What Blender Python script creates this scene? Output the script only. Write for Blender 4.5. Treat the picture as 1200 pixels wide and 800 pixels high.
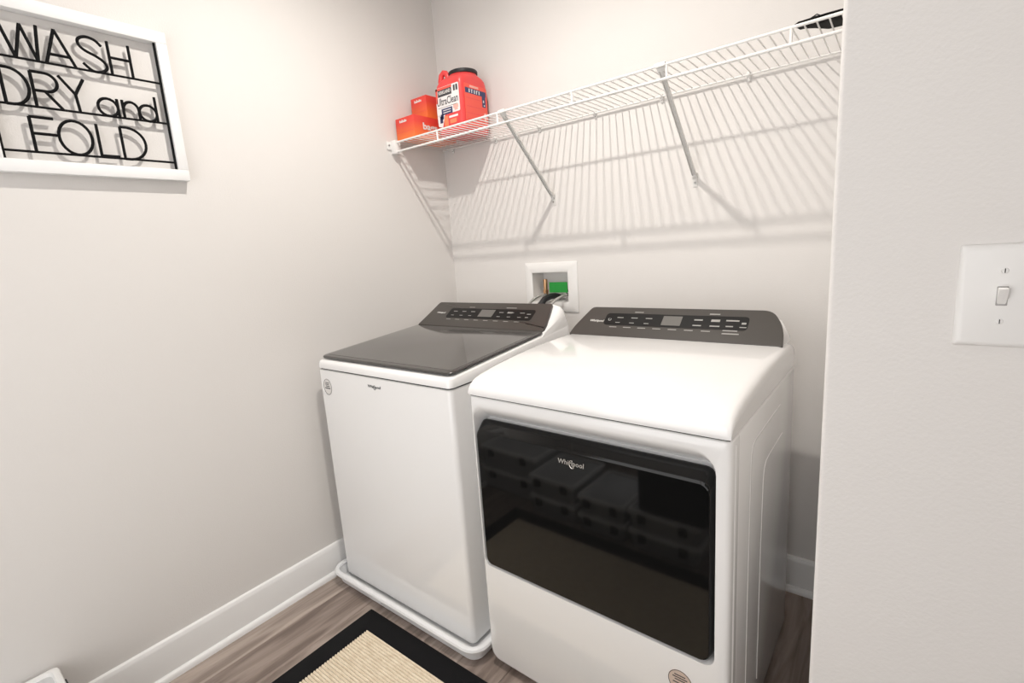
import bpy, bmesh, math, random
from mathutils import Vector, Matrix
random.seed(4)
for o in list(bpy.data.objects):
    bpy.data.objects.remove(o)
S = bpy.context.scene
COL = S.collection

# ------------------------------------------------------------------ camera
cd = bpy.data.cameras.new('camera')
cam = bpy.data.objects.new('camera', cd)
COL.objects.link(cam)
cd.sensor_width = 36.0
cd.lens = 578.65 / 1200 * 36.0
cd.shift_x = (600 - 584.92) / 1200
cd.shift_y = (399.35 - 400) / 1200
cd.clip_start = 0.02
_r = Vector((0.78246848, 0.61854996, -0.07168698))
_u = Vector((-0.05915520, 0.18844376, 0.98030078))
_f = Vector((-0.61987397, 0.76281380, -0.18404175))
m = Matrix((( _r.x, _u.x, -_f.x, 1.72422), (_r.y, _u.y, -_f.y, -1.81063), (_r.z, _u.z, -_f.z, 1.25349), (0, 0, 0, 1)))
cam.matrix_world = m
S.camera = cam

# ------------------------------------------------------------------ world, lamps, exposure
w = bpy.data.worlds.new('world'); S.world = w; w.use_nodes = True
w.node_tree.nodes['Background'].inputs[0].default_value = (1.0, 0.985, 0.975, 1)
w.node_tree.nodes['Background'].inputs[1].default_value = 2.75

def lamp(name, kind, loc, energy, col, size):
    l = bpy.data.lights.new(name, kind); l.energy = energy; l.color = col
    if kind == 'SPOT': l.shadow_soft_size = size; l.spot_size = math.radians(164); l.spot_blend = 1.0
    else: l.shape = 'DISK'; l.size = size
    o = bpy.data.objects.new(name, l); o.location = loc; COL.objects.link(o); return o
lamp('ceiling_bulb', 'SPOT', (0.84, -0.93, 2.60), 88, (1.0, 0.945, 0.875), 0.022)
lamp('fill_lamp', 'AREA', (2.35, -1.75, 2.62), 3, (1.0, 0.965, 0.94), 0.45)  # added soft fill light, not a known fixture of the room
# world light enters by a window added behind the camera for fill; a portal only guides the sampling
_p = lamp('fill_window_portal', 'AREA', (1.10, -2.40, 1.235), 1, (1, 1, 1), 1.0)
_p.data.shape = 'RECTANGLE'; _p.data.size = 1.5; _p.data.size_y = 1.83; _p.rotation_euler = (math.radians(90), 0, math.radians(180)); _p.data.cycles.is_portal = True

S.view_settings.view_transform = 'Standard'
S.view_settings.look = 'None'
S.view_settings.gamma = 1.0
S.view_settings.use_curve_mapping = False
S.view_settings.exposure = -0.07

# ------------------------------------------------------------------ materials
def mat(name, col, rough=0.5, metal=0.0, coat=0.0, spec=0.5, bump=None, vary=None):
    """bump = (noise scale, strength, distance); vary = (noise scale, second colour, stretch xyz)"""
    mt = bpy.data.materials.new(name); mt.use_nodes = True
    nt = mt.node_tree; b = nt.nodes['Principled BSDF']
    b.inputs['Base Color'].default_value = (*col, 1)
    b.inputs['Roughness'].default_value = rough
    b.inputs['Metallic'].default_value = metal
    b.inputs['Coat Weight'].default_value = coat
    b.inputs['Coat Roughness'].default_value = 0.06
    b.inputs['Specular IOR Level'].default_value = spec
    tc = None
    if bump or vary:
        tc = nt.nodes.new('ShaderNodeTexCoord')
    if bump:
        n = nt.nodes.new('ShaderNodeTexNoise'); n.inputs['Scale'].default_value = bump[0]; n.inputs['Detail'].default_value = 3
        nt.links.new(tc.outputs['Object'], n.inputs['Vector'])
        bp = nt.nodes.new('ShaderNodeBump'); bp.inputs['Strength'].default_value = bump[1]; bp.inputs['Distance'].default_value = bump[2]
        nt.links.new(n.outputs['Fac'], bp.inputs['Height']); nt.links.new(bp.outputs['Normal'], b.inputs['Normal'])
    if vary:
        mp = nt.nodes.new('ShaderNodeMapping'); mp.inputs['Scale'].default_value = vary[2]
        n2 = nt.nodes.new('ShaderNodeTexNoise'); n2.inputs['Scale'].default_value = vary[0]; n2.inputs['Detail'].default_value = 5
        rp = nt.nodes.new('ShaderNodeValToRGB')
        rp.color_ramp.elements[0].position = 0.35; rp.color_ramp.elements[1].position = 0.68
        rp.color_ramp.elements[0].color = (*col, 1); rp.color_ramp.elements[1].color = (*vary[1], 1)
        nt.links.new(tc.outputs['Object'], mp.inputs['Vector']); nt.links.new(mp.outputs['Vector'], n2.inputs['Vector'])
        nt.links.new(n2.outputs['Fac'], rp.inputs['Fac']); nt.links.new(rp.outputs['Color'], b.inputs['Base Color'])
    return mt

def carton_mat():
    mt = mat('carton_print', (0.75, 0.10, 0.05), 0.45)
    nt = mt.node_tree; b = nt.nodes['Principled BSDF']
    tc = nt.nodes.new('ShaderNodeTexCoord'); sx = nt.nodes.new('ShaderNodeSeparateXYZ')
    rp = nt.nodes.new('ShaderNodeValToRGB')
    rp.color_ramp.elements[0].color = (0.86, 0.20, 0.045, 1); rp.color_ramp.elements[1].color = (0.70, 0.055, 0.04, 1)
    rp.color_ramp.elements[0].position = 0.05; rp.color_ramp.elements[1].position = 0.75
    nt.links.new(tc.outputs['Generated'], sx.inputs[0]); nt.links.new(sx.outputs['Z'], rp.inputs['Fac'])
    nt.links.new(rp.outputs['Color'], b.inputs['Base Color'])
    return mt

def braid_mat():
    mt = mat('braided_steel', (0.62, 0.61, 0.59), 0.32, 1.0)
    nt = mt.node_tree; b = nt.nodes['Principled BSDF']
    tc = nt.nodes.new('ShaderNodeTexCoord'); wv = nt.nodes.new('ShaderNodeTexWave')
    wv.inputs['Scale'].default_value = 180; wv.bands_direction = 'DIAGONAL'
    bp = nt.nodes.new('ShaderNodeBump'); bp.inputs['Strength'].default_value = 0.5; bp.inputs['Distance'].default_value = 0.002
    nt.links.new(tc.outputs['Object'], wv.inputs['Vector']); nt.links.new(wv.outputs['Fac'], bp.inputs['Height'])
    nt.links.new(bp.outputs['Normal'], b.inputs['Normal'])
    return mt

M = dict(
    wall=mat('wall_paint', (0.71, 0.688, 0.668), 0.75, bump=(230, 0.14, 0.003)),
    ceil=mat('ceiling_paint', (0.80, 0.78, 0.76), 0.9),
    trim=mat('trim_paint', (0.85, 0.85, 0.845), 0.35),
    white=mat('appliance_enamel', (0.86, 0.855, 0.85), 0.13, coat=0.2),
    plastic=mat('white_plastic', (0.80, 0.79, 0.775), 0.32),
    panp=mat('pan_plastic', (0.82, 0.83, 0.84), 0.28),
    wire=mat('white_vinyl_wire', (0.82, 0.81, 0.79), 0.35),
    steelw=mat('white_painted_steel', (0.66, 0.65, 0.63), 0.4),
    glass=mat('black_door_glass', (0.006, 0.006, 0.006), 0.05, spec=0.3),
    lid=mat('smoked_lid_glass', (0.055, 0.052, 0.049), 0.10, coat=0.6),
    lidf=mat('lid_border', (0.045, 0.042, 0.04), 0.16, coat=0.5),
    console=mat('console_black', (0.060, 0.054, 0.049), 0.3),
    strip=mat('control_strip', (0.006, 0.006, 0.006), 0.35, spec=0.3),
    lcd=mat('display_grey', (0.15, 0.145, 0.135), 0.3),
    mark=mat('print_white', (0.72, 0.71, 0.69), 0.5),
    btn=mat('print_grey', (0.36, 0.35, 0.335), 0.5),
    dkmark=mat('print_dark', (0.05, 0.05, 0.055), 0.5),
    silver=mat('badge_silver', (0.72, 0.70, 0.66), 0.25, 1.0),
    black=mat('black_metal', (0.004, 0.004, 0.0045), 0.55, spec=0.12),
    screw=mat('screw_steel', (0.35, 0.34, 0.33), 0.4, 0.9),
    gap=mat('dark_gasket', (0.02, 0.02, 0.02), 0.7),
    frame=mat('sign_white_wood', (0.82, 0.82, 0.82), 0.45, bump=(60, 0.08, 0.002)),
    red=mat('red_plastic', (0.76, 0.065, 0.065), 0.35),
    redlab=mat('red_label_print', (0.82, 0.10, 0.07), 0.4),
    navy=mat('navy_print', (0.03, 0.04, 0.12), 0.45),
    paper=mat('label_white', (0.80, 0.78, 0.78), 0.45),
    pink=mat('label_pink', (0.80, 0.42, 0.36), 0.45),
    orange=mat('label_orange', (0.85, 0.25, 0.12), 0.45),
    carton=carton_mat(),
    brass=mat('brass', (0.66, 0.40, 0.22), 0.28, 1.0),
    chrome=mat('chrome', (0.75, 0.74, 0.73), 0.15, 1.0),
    green=mat('green_card', (0.01, 0.27, 0.035), 0.5),
    rubber=mat('black_rubber', (0.012, 0.012, 0.014), 0.5),
    cloth=mat('black_nylon', (0.006, 0.0055, 0.0055), 0.7, spec=0.12, bump=(400, 0.3, 0.001)),
    braid=braid_mat(),
    rugb=mat('rug_binding', (0.010, 0.010, 0.011), 0.9, spec=0.15, bump=(500, 0.5, 0.002)),
    rugw=mat('rug_jute', (0.72, 0.61, 0.465), 0.95, spec=0.1, vary=(130, (0.86, 0.77, 0.62), (0.3, 1.0, 1))),
    binp=mat('bin_plastic', (0.55, 0.56, 0.57), 0.25),
    binl=mat('bin_lid', (0.78, 0.78, 0.77), 0.35),
    sticker=mat('sticker_tan', (0.62, 0.50, 0.42), 0.5),
    stickw=mat('sticker_white', (0.74, 0.72, 0.70), 0.4),
)
def plank_mat(i, c1, c2):
    mt = mat('wood_plank_%d' % i, c1, 0.42, vary=(3.2, c2, (7.0, 0.7, 1.0)))
    nt = mt.node_tree
    rp = [n for n in nt.nodes if n.type == 'VALTORGB'][0]
    rp.color_ramp.elements[0].position = 0.36; rp.color_ramp.elements[1].position = 0.68
    e = rp.color_ramp.elements.new(0.52); e.color = tuple(c1[k]*0.45+c2[k]*0.55 for k in range(3)) + (1,)
    ns = [n for n in nt.nodes if n.type == 'TEX_NOISE'][0]
    ns.inputs['Distortion'].default_value = 1.2; ns.inputs['Detail'].default_value = 8
    return mt
PL = [plank_mat(0, (0.20, 0.155, 0.13), (0.43, 0.355, 0.31)), plank_mat(1, (0.25, 0.20, 0.17), (0.48, 0.40, 0.35)), plank_mat(2, (0.165, 0.125, 0.105), (0.37, 0.30, 0.26))]

# ------------------------------------------------------------------ mesh helpers
def link(name, me, m=None, parent=None, smooth=True, angle=35):
    o = bpy.data.objects.new(name, me); COL.objects.link(o)
    if m is not None:
        me.materials.clear(); me.materials.append(M[m] if isinstance(m, str) else m)
    if smooth and len(me.polygons):
        me.polygons.foreach_set('use_smooth', [True] * len(me.polygons))
        me.set_sharp_from_angle(angle=math.radians(angle))
    if parent is not None: o.parent = parent
    return o
def fin(bm, name, m, parent=None, smooth=True, xf=None, angle=35):
    if xf is not None: bmesh.ops.transform(bm, matrix=xf, verts=bm.verts)
    bmesh.ops.recalc_face_normals(bm, faces=bm.faces)
    me = bpy.data.meshes.new(name); bm.to_mesh(me); bm.free()
    return link(name, me, m, parent, smooth, angle)
def a_box(bm, x0, x1, y0, y1, z0, z1, bev=0, seg=2):
    r = bmesh.ops.create_cube(bm, size=1)
    vs = r['verts']
    for v in vs:
        v.co = Vector(((x0+x1)/2 + v.co.x*(x1-x0), (y0+y1)/2 + v.co.y*(y1-y0), (z0+z1)/2 + v.co.z*(z1-z0)))
    if bev:
        es = list({e for v in vs for e in v.link_edges})
        bmesh.ops.bevel(bm, geom=es, offset=bev, segments=seg, affect='EDGES', profile=0.5)
def box(name, m, x0, x1, y0, y1, z0, z1, bev=0, parent=None, seg=2, xf=None):
    bm = bmesh.new(); a_box(bm, x0, x1, y0, y1, z0, z1, bev, seg); return fin(bm, name, m, parent, xf=xf)
def a_tube(bm, pts, r, n=8, closed=False):
    pts = [Vector(p) for p in pts]; k = len(pts); rings = []
    rs = r if isinstance(r, (list, tuple)) else [r]*k
    t0 = (pts[1]-pts[0]).normalized()
    ref = Vector((0, 0, 1)) if abs(t0.z) < 0.9 else Vector((1, 0, 0))
    nrm = (ref - t0*ref.dot(t0)).normalized()
    for i, p in enumerate(pts):
        a = pts[i-1] if (i > 0 or closed) else None
        c = pts[(i+1) % k] if (i < k-1 or closed) else None
        if a is None: t = (c-p).normalized()
        elif c is None: t = (p-a).normalized()
        else:
            t = (p-a).normalized() + (c-p).normalized()
            t = t.normalized() if t.length > 1e-4 else (c-p).normalized()
        nrm = nrm - t*nrm.dot(t)
        nrm = nrm.normalized() if nrm.length > 1e-6 else t.orthogonal().normalized()
        b = t.cross(nrm)
        f = 1.0
        if a is not None and c is not None:
            cs = max(0.45, t.dot((c-p).normalized())); f = 1/cs if False else 1.0
        rings.append([bm.verts.new(p + (nrm*math.cos(2*math.pi*j/n) + b*math.sin(2*math.pi*j/n))*rs[i]*f) for j in range(n)])
    m_ = k if closed else k-1
    for i in range(m_):
        A, B = rings[i], rings[(i+1) % k]
        for j in range(n): bm.faces.new((A[j], A[(j+1) % n], B[(j+1) % n], B[j]))
    if not closed:
        bm.faces.new(rings[0]); bm.faces.new(list(reversed(rings[-1])))
def tube(name, m, pts, r, n=8, parent=None, closed=False, xf=None):
    bm = bmesh.new(); a_tube(bm, pts, r, n, closed); return fin(bm, name, m, parent, xf=xf, angle=50)
def a_prism(bm, poly, axis, a, b, bev=0, seg=2, bev_ends_only=False):
    """poly: 2D points; axis 'x' -> (y,z), 'y' -> (x,z), 'z' -> (x,y)"""
    def P(u, v, w):
        return {'x': (w, u, v), 'y': (u, w, v), 'z': (u, v, w)}[axis]
    A = [bm.verts.new(P(u, v, a)) for u, v in poly]; B = [bm.verts.new(P(u, v, b)) for u, v in poly]
    n = len(poly); es = []
    fa = bm.faces.new(A); fb = bm.faces.new(list(reversed(B)))
    for i in range(n): bm.faces.new((A[i], B[i], B[(i+1) % n], A[(i+1) % n]))
    if bev:
        es = list(fa.edges) + list(fb.edges)
        bmesh.ops.bevel(bm, geom=es, offset=bev, segments=seg, affect='EDGES', profile=0.5)
def prism(name, m, poly, axis, a, b, bev=0, parent=None, seg=2, xf=None, angle=35):
    bm = bmesh.new(); a_prism(bm, poly, axis, a, b, bev, seg); return fin(bm, name, m, parent, xf=xf, angle=angle)
def rrect(x0, x1, y0, y1, r, n=5):
    """rounded rectangle, counter-clockwise; r = one radius or 4 (BR, TR, TL, BL)"""
    rs = r if isinstance(r, (list, tuple)) else [r]*4
    out = []
    for (cx, cy, a0, rr) in ((x1, y0, -90, rs[0]), (x1, y1, 0, rs[1]), (x0, y1, 90, rs[2]), (x0, y0, 180, rs[3])):
        sx = -1 if cx == x1 else 1; sy = 1 if cy == y0 else -1
        for k in range(n+1):
            a = math.radians(a0 + 90*k/n)
            out.append((cx + sx*rr + rr*math.cos(a), cy + sy*rr + rr*math.sin(a)))
    return out
def a_loft(bm, rings, cap0=True, cap1=True):
    R = [[bm.verts.new(p) for p in ring] for ring in rings]; n = len(R[0])
    for i in range(len(R)-1):
        for j in range(n): bm.faces.new((R[i][j], R[i][(j+1) % n], R[i+1][(j+1) % n], R[i+1][j]))
    if cap0: bm.faces.new(list(reversed(R[0])))
    if cap1: bm.faces.new(R[-1])
def loft(name, m, rings, parent=None, cap0=True, cap1=True, xf=None, angle=35):
    bm = bmesh.new(); a_loft(bm, rings, cap0, cap1); return fin(bm, name, m, parent, xf=xf, angle=angle)
def lathe(name, m, prof, cx, cy, z0=0, n=24, parent=None):
    return loft(name, m, [[(cx + r*math.cos(2*math.pi*j/n), cy + r*math.sin(2*math.pi*j/n), z0+z) for j in range(n)] for r, z in prof], parent)
def plane_xf(o, ux, uy):
    ux = Vector(ux).normalized(); uy = Vector(uy).normalized(); n = ux.cross(uy)
    return Matrix(((ux.x, uy.x, n.x, o[0]), (ux.y, uy.y, n.y, o[1]), (ux.z, uy.z, n.z, o[2]), (0, 0, 0, 1)))
def text(name, s, m, xf, w, h, parent=None, bold=0.0, shear=0.0, th=0.0004, at=(0, 0)):
    """lettering scaled to w x h, centred at `at` on the plane xf"""
    c = bpy.data.curves.new(name, 'FONT'); c.body = s; c.extrude = 0.02; c.offset = bold; c.shear = shear; c.resolution_u = 2
    o = bpy.data.objects.new(name, c); COL.objects.link(o)
    dg = bpy.context.evaluated_depsgraph_get()
    me = bpy.data.meshes.new_from_object(o.evaluated_get(dg)); bpy.data.objects.remove(o); bpy.data.curves.remove(c)
    xs = [v.co.x for v in me.vertices]; ys = [v.co.y for v in me.vertices]
    x0, x1, y0, y1 = min(xs), max(xs), min(ys), max(ys)
    for v in me.vertices:
        v.co = xf @ Vector(((v.co.x-(x0+x1)/2)/(x1-x0)*w + at[0], (v.co.y-(y0+y1)/2)/(y1-y0)*h + at[1], (v.co.z+0.02)/0.04*th))
    me.name = name
    return link(name, me, m, parent, smooth=False)
def quads(name, m, rects, xf, parent=None, th=0.0005):
    bm = bmesh.new()
    for (x0, x1, y0, y1) in rects: a_box(bm, x0, x1, y0, y1, 0, th)
    o = fin(bm, name, m, parent, smooth=False, xf=xf)
    if len(rects) > 1: o['kind'] = 'stuff'
    return o
def thing(name, label, cat, loc=(0, 0, 0), rz=0, group=None):
    o = bpy.data.objects.new(name, None); o.empty_display_size = 0.05; COL.objects.link(o)
    o.location = loc; o.rotation_euler = (0, 0, rz)
    return tag(o, label, cat, group)
def tag(o, label, cat, group=None):
    o['label'] = label; o['category'] = cat
    if group: o['group'] = group
    return o
def struct(o, label=None):
    o['kind'] = 'structure'
    if label: o['label'] = label
    return o
def brand(xf, w, h, m, parent, name='logo', at=(0, 0), th=0.0006, swoosh=True):
    o = text(name, 'Whirlpool', m, xf, w, h, parent, bold=0.012, shear=0.12, th=th, at=at)
    if swoosh:
        pts = []
        for k in range(19):
            a = math.radians(60 + 300*k/18)
            pts.append((at[0] + w*0.03 + w*0.095*math.cos(a) - 0.25*h*math.sin(a)*0.2, at[1] - h*0.08 + h*0.60*math.sin(a), th*0.5))
        s = tube('swoosh', m, pts, [max(h*0.035, h*0.075*math.sin(math.pi*k/18)) for k in range(19)], 6, o, xf=xf)
    return o

# ================================================================== THE ROOM
CEIL = 2.68; FRONT = -2.35; RIGHT = 3.3; JX = 1.652; JY = -0.980
BX0, BX1, BZ0, BZ1 = 0.470, 0.653, 1.006, 1.138      # opening of the washer outlet box
floor = struct(box('floor', 'gap', -0.1, RIGHT+0.1, FRONT-0.1, 0.1, -0.06, -0.012))
# floor planks, each a board of its own, running front to back
PWID = 0.152; n_pl = 0
x = -0.03
while x < RIGHT:
    y = -random.uniform(0.15, 1.1); segs = []; top = 0.0
    ys = [0.0]
    while y > FRONT: ys.append(y); y -= 1.22
    ys.append(FRONT)
    for a, b in zip(ys[:-1], ys[1:]):
        if a-b < 0.02: continue
        bm = bmesh.new(); a_box(bm, -PWID/2+0.0004, PWID/2-0.0004, -(a-b)/2+0.0004, (a-b)/2-0.0004, -0.012, 0.0, 0.0012, 1)
        o = fin(bm, 'plank', PL[(n_pl*7+int(x*10)) % 3], floor); o.location = (x+PWID/2, (a+b)/2, 0); n_pl += 1
    x += PWID
struct(box('wall_left', 'wall', -0.1, 0, FRONT-0.1, 0.1, -0.06, CEIL+0.1))
bm = bmesh.new()
for r_ in ((0, BX0, 0, CEIL), (BX1, JX, 0, CEIL), (BX0, BX1, 0, BZ0), (BX0, BX1, BZ1, CEIL)):
    a_box(bm, r_[0], r_[1], 0, 0.12, r_[2]-(0.06 if r_[2] == 0 else 0), r_[3])
struct(fin(bm, 'wall_back', 'wall', smooth=False))
bm = bmesh.new(); a_box(bm, JX, RIGHT+0.1, JY, 0.12, -0.06, CEIL)
es = [e for e in bm.edges if all(abs(v.co.x-JX) < 1e-4 and abs(v.co.y-JY) < 1e-4 for v in e.verts)]
bmesh.ops.bevel(bm, geom=es, offset=0.006, segments=3, affect='EDGES', profile=0.5)
struct(fin(bm, 'wall_right', 'wall'))
GX0, GX1, GZ0, GZ1 = 0.35, 1.85, 0.32, 2.15       # opening of the unseen window added for fill light behind the camera
bm = bmesh.new()
a_box(bm, 0, GX0, FRONT-0.1, FRONT, -0.06, CEIL); a_box(bm, GX1, RIGHT+0.1, FRONT-0.1, FRONT, -0.06, CEIL)
a_box(bm, GX0, GX1, FRONT-0.1, FRONT, GZ1, CEIL); a_box(bm, GX0, GX1, FRONT-0.1, FRONT, -0.06, GZ0)
struct(fin(bm, 'wall_front', 'wall', smooth=False))
fill_win = box('fill_window_1', 'trim', GX0-0.07, GX1+0.07, FRONT, FRONT+0.03, GZ0-0.03, GZ0, 0.002); struct(fill_win)
for q in ((GX0-0.07, GX0, GZ0, GZ1+0.07), (GX1, GX1+0.07, GZ0, GZ1+0.07), (GX0, GX1, GZ1, GZ1+0.07)):
    box('fill_window_casing', 'trim', q[0], q[1], FRONT, FRONT+0.016, q[2], q[3], 0.002, fill_win)
box('fill_window_mullion', 'trim', 1.085, 1.115, FRONT-0.07, FRONT-0.03, GZ0, GZ1, 0.002, fill_win)
struct(box('wall_far_right', 'wall', RIGHT, RIGHT+0.1, FRONT, JY, -0.06, CEIL))
struct(box('ceiling', 'ceil', -0.1, RIGHT+0.1, FRONT-0.1, 0.12, CEIL, CEIL+0.1))
# baseboards: board with eased top, quarter-round shoe at the foot
BB = [(0, 0), (0.014, 0), (0.014, 0.112), (0.0125, 0.119), (0.009, 0.126), (0.004, 0.1285), (0, 0.1285)]
SH = [(0.014, 0), (0.028, 0), (0.0275, 0.008), (0.025, 0.014), (0.0205, 0.0185), (0.014, 0.020)]
def baseboard(name, kind, a, b, off):
    if kind == 'left': P1, P2 = BB, SH; ax = 'y'; f = lambda q: [(u, v) for u, v in q]
    else: P1, P2 = BB, SH; ax = 'x'; f = lambda q: [(off-u, v) for u, v in q]
    o = struct(prism(name, 'trim', f(P1), ax, a, b))
    prism('shoe_molding', 'trim', f(P2), ax, a, b, parent=o)
baseboard('baseboard_left', 'left', FRONT, 0, 0)
baseboard('baseboard_back', 'back', 0.03, JX, 0)
baseboard('baseboard_right', 'back', JX, RIGHT, JY)

# ================================================================== WASHING MACHINE IN ITS PAN
def ring2(poly, z): return [(x_, y_, z) for x_, y_ in poly]
PX0, PX1, PY0, PY1 = 0.030, 0.808, -0.903, -0.115
pan = thing('drain_pan', 'white plastic drain pan on the floor under the top-loading washer', 'drain pan', ((PX0+PX1)/2, (PY0+PY1)/2, 0))
pxf = Matrix.Translation((-(PX0+PX1)/2, -(PY0+PY1)/2, 0))
def pr(i, z, r=0.06): return ring2(rrect(PX0+i, PX1-i, PY0+i, PY1-i, max(0.01, r-i)), z)
loft('basin', 'panp', [pr(0.030, 0.0005), pr(0.022, 0.004), pr(0.014, 0.046), pr(0.016, 0.046), pr(0.026, 0.007), pr(0.034, 0.005)], pan, xf=pxf)
loft('rim', 'panp', [pr(0.002, 0.042), pr(0, 0.048), pr(0.003, 0.0545), pr(0.009, 0.057), pr(0.017, 0.0555), pr(0.020, 0.050), pr(0.018, 0.044), pr(0.010, 0.043), pr(0.002, 0.042)], pan, cap0=False, cap1=False, xf=pxf)
box('drain_tab', 'panp', 0.30, 0.35, PY0+0.002, PY0+0.02, 0.030, 0.046, 0.003, pan, xf=pxf)

WX0, WX1, WY = 0.055, 0.743, -0.842
W = thing('washing_machine', 'white top-loading washing machine with smoked glass lid beside the left wall', 'washer', ((WX0+WX1)/2, -0.5, 0.005))
wxf = Matrix.Translation((-(WX0+WX1)/2, 0.5, -0.005))
WB = -0.165
def wr(i, z, rf=0.017): return ring2(rrect(WX0+i, WX1-i, WY+i, WB-i, [rf, 0.012, 0.012, rf]), z)
loft('body', 'white', [wr(0.03, 0.014), wr(0.004, 0.016), wr(0, 0.020), wr(0, 0.850), wr(0.001, 0.8585), wr(0.004, 0.8605)], W, xf=wxf)
loft('seam_gasket', 'gap', [wr(0.005, 0.8605), wr(0.005, 0.8645)], W, xf=wxf)
# white top deck: rim round the lid, rising to the back
tilt = (0.938-0.900)/0.49
def dk(i, z): return [(x_, y_, z + max(0, (y_-WY))*tilt) for x_, y_ in rrect(WX0+i, WX1-i, WY+i, WB-i, [0.020, 0.012, 0.012, 0.020])]
loft('top_deck', 'white', [wr(0.004, 0.8645), wr(0.0, 0.866), dk(0.000, 0.882), dk(0.003, 0.890), dk(0.010, 0.8945), dk(0.022, 0.896)], W, xf=wxf)
# lid: slab on the sloping deck
lo = (0.0, -0.828, 0.8985); lu = (0, 0.490, 0.0355); ll = math.hypot(0.490, 0.0355)
lxf = wxf @ plane_xf(lo, (1, 0, 0), lu)
LX0, LX1 = 0.066, 0.735
def lr(i, z, r=0.022): return [(x_, y_, z) for x_, y_ in rrect(LX0+i, LX1-i, i, ll-i*0.2, [r, 0.004, 0.004, r])]
lid = loft('lid', 'lidf', [lr(0.012, 0.0), lr(0.003, 0.001), lr(0, 0.004), lr(0, 0.008), lr(0.002, 0.0105), lr(0.005, 0.0113)], W, xf=lxf)
loft('glass_pane', 'lid', [[(x_, y_, z) for x_, y_ in rrect(LX0+0.012+i, LX1-0.012-i, 0.022+i, ll-0.008-i, 0.012)] for i, z in ((0, 0.0112), (0.0005, 0.0121), (0.002, 0.0123))], lid, xf=lxf)
# console: black leaning face in a white housing
cu = Vector((0, 0.125, 0.085)); cl = cu.length
cxf = wxf @ plane_xf((0, -0.337, 0.9445), (1, 0, 0), cu)
def smoothpoly(pts, r, n=5):
    out = []; k = len(pts)
    for i in range(k):
        p0 = Vector(pts[i-1]); p1 = Vector(pts[i]); p2 = Vector(pts[(i+1) % k]); rr = r[i]
        a = p1 + (p0-p1).normalized()*rr; b = p1 + (p2-p1).normalized()*rr
        for t in range(n+1):
            t /= n; q = a*(1-t)**2 + p1*2*t*(1-t) + b*t*t; out.append((q.x, q.y))
    return out
def console_face(x0, x1, i0, i1, L, bow=0.010):
    base = [(x0+i0, 0), (x1-i0, 0), (x1-i0*0.3-i1*0.35-bow*0, L*0.45), (x1-i1, L), (x0+i1, L), (x0+i0*0.3+i1*0.35, L*0.45)]
    return base
WF = smoothpoly([(0.068, 0), (0.735, 0), (0.727, cl*0.35), (0.704, cl), (0.098, cl), (0.080, cl*0.35)], [0.004, 0.02, 0.04, 0.010, 0.010, 0.04])
con = loft('control_console', 'console', [[(x_, y_, z) for x_, y_ in WF] for z in (-0.012, 0.0)] + [[(0.40+(x_-0.40)*0.996, cl/2+(y_-cl/2)*0.97, 0.0018) for x_, y_ in WF]], W, xf=cxf)
fxf = cxf @ Matrix.Translation((0, 0, 0.0018))
prism('control_strip', 'strip', rrect(0.200, 0.650, cl*0.34, cl*0.74, 0.012), 'z', 0.0, 0.0006, parent=con, xf=fxf)
quads('display', 'lcd', [(0.378, 0.452, cl*0.42, cl*0.70)], fxf @ Matrix.Translation((0, 0, 0.0006)), con)
def marks(x0, step, L, lo_, hi_):
    r = []
    for k in range(3):
        r.append((x0+k*step, x0+k*step+0.022, L*hi_, L*hi_+0.003)); r.append((x0+k*step, x0+k*step+0.016, L*lo_, L*lo_+0.0026))
    return r
wm = marks(0.225, 0.05, cl, 0.44, 0.60) + marks(0.478, 0.052, cl, 0.44, 0.60) + [(0.618, 0.636, cl*0.56, cl*0.56+0.004), (0.618, 0.632, cl*0.44, cl*0.44+0.004)]
wm += [(0.52, 0.545, cl*0.585, cl*0.585+0.008)]
wm += [(0.215+0.052*k, 0.215+0.052*k+0.024, cl*0.27, cl*0.27+0.0028) for k in range(8)] + [(0.30, 0.33, cl*0.78, cl*0.78+0.0025), (0.50, 0.55, cl*0.78, cl*0.78+0.0035)]
quads('button_marks', 'btn', wm, fxf @ Matrix.Translation((0, 0, 0.0006)), con, th=0.0004)
brand(fxf, 0.050, 0.011, 'mark', con, at=(0.155, cl*0.53), th=0.0005, swoosh=False)
hp = [(-0.352, 0.930), (-0.338, 0.938), (-0.214, 1.0225), (-0.206, 1.0275), (-0.198, 1.027), (-0.188, 1.016), (-0.172, 0.980), (-0.166, 0.93), (-0.1655, 0.89), (-0.352, 0.89)]
rings = []
for (x_, s) in ((0.057, 0.70), (0.062, 0.86), (0.074, 0.94), (0.098, 0.985), (0.12, 1.0), (0.68, 1.0), (0.702, 0.985), (0.724, 0.94), (0.736, 0.86), (0.741, 0.70)):
    rings.append([(x_, -0.166 + (a+0.166)*(0.94+0.06*s), 0.89 + (b-0.89)*s if b > 0.94 else b) for a, b in hp])
loft('console_housing', 'white', rings, W, xf=wxf, angle=50)
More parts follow.
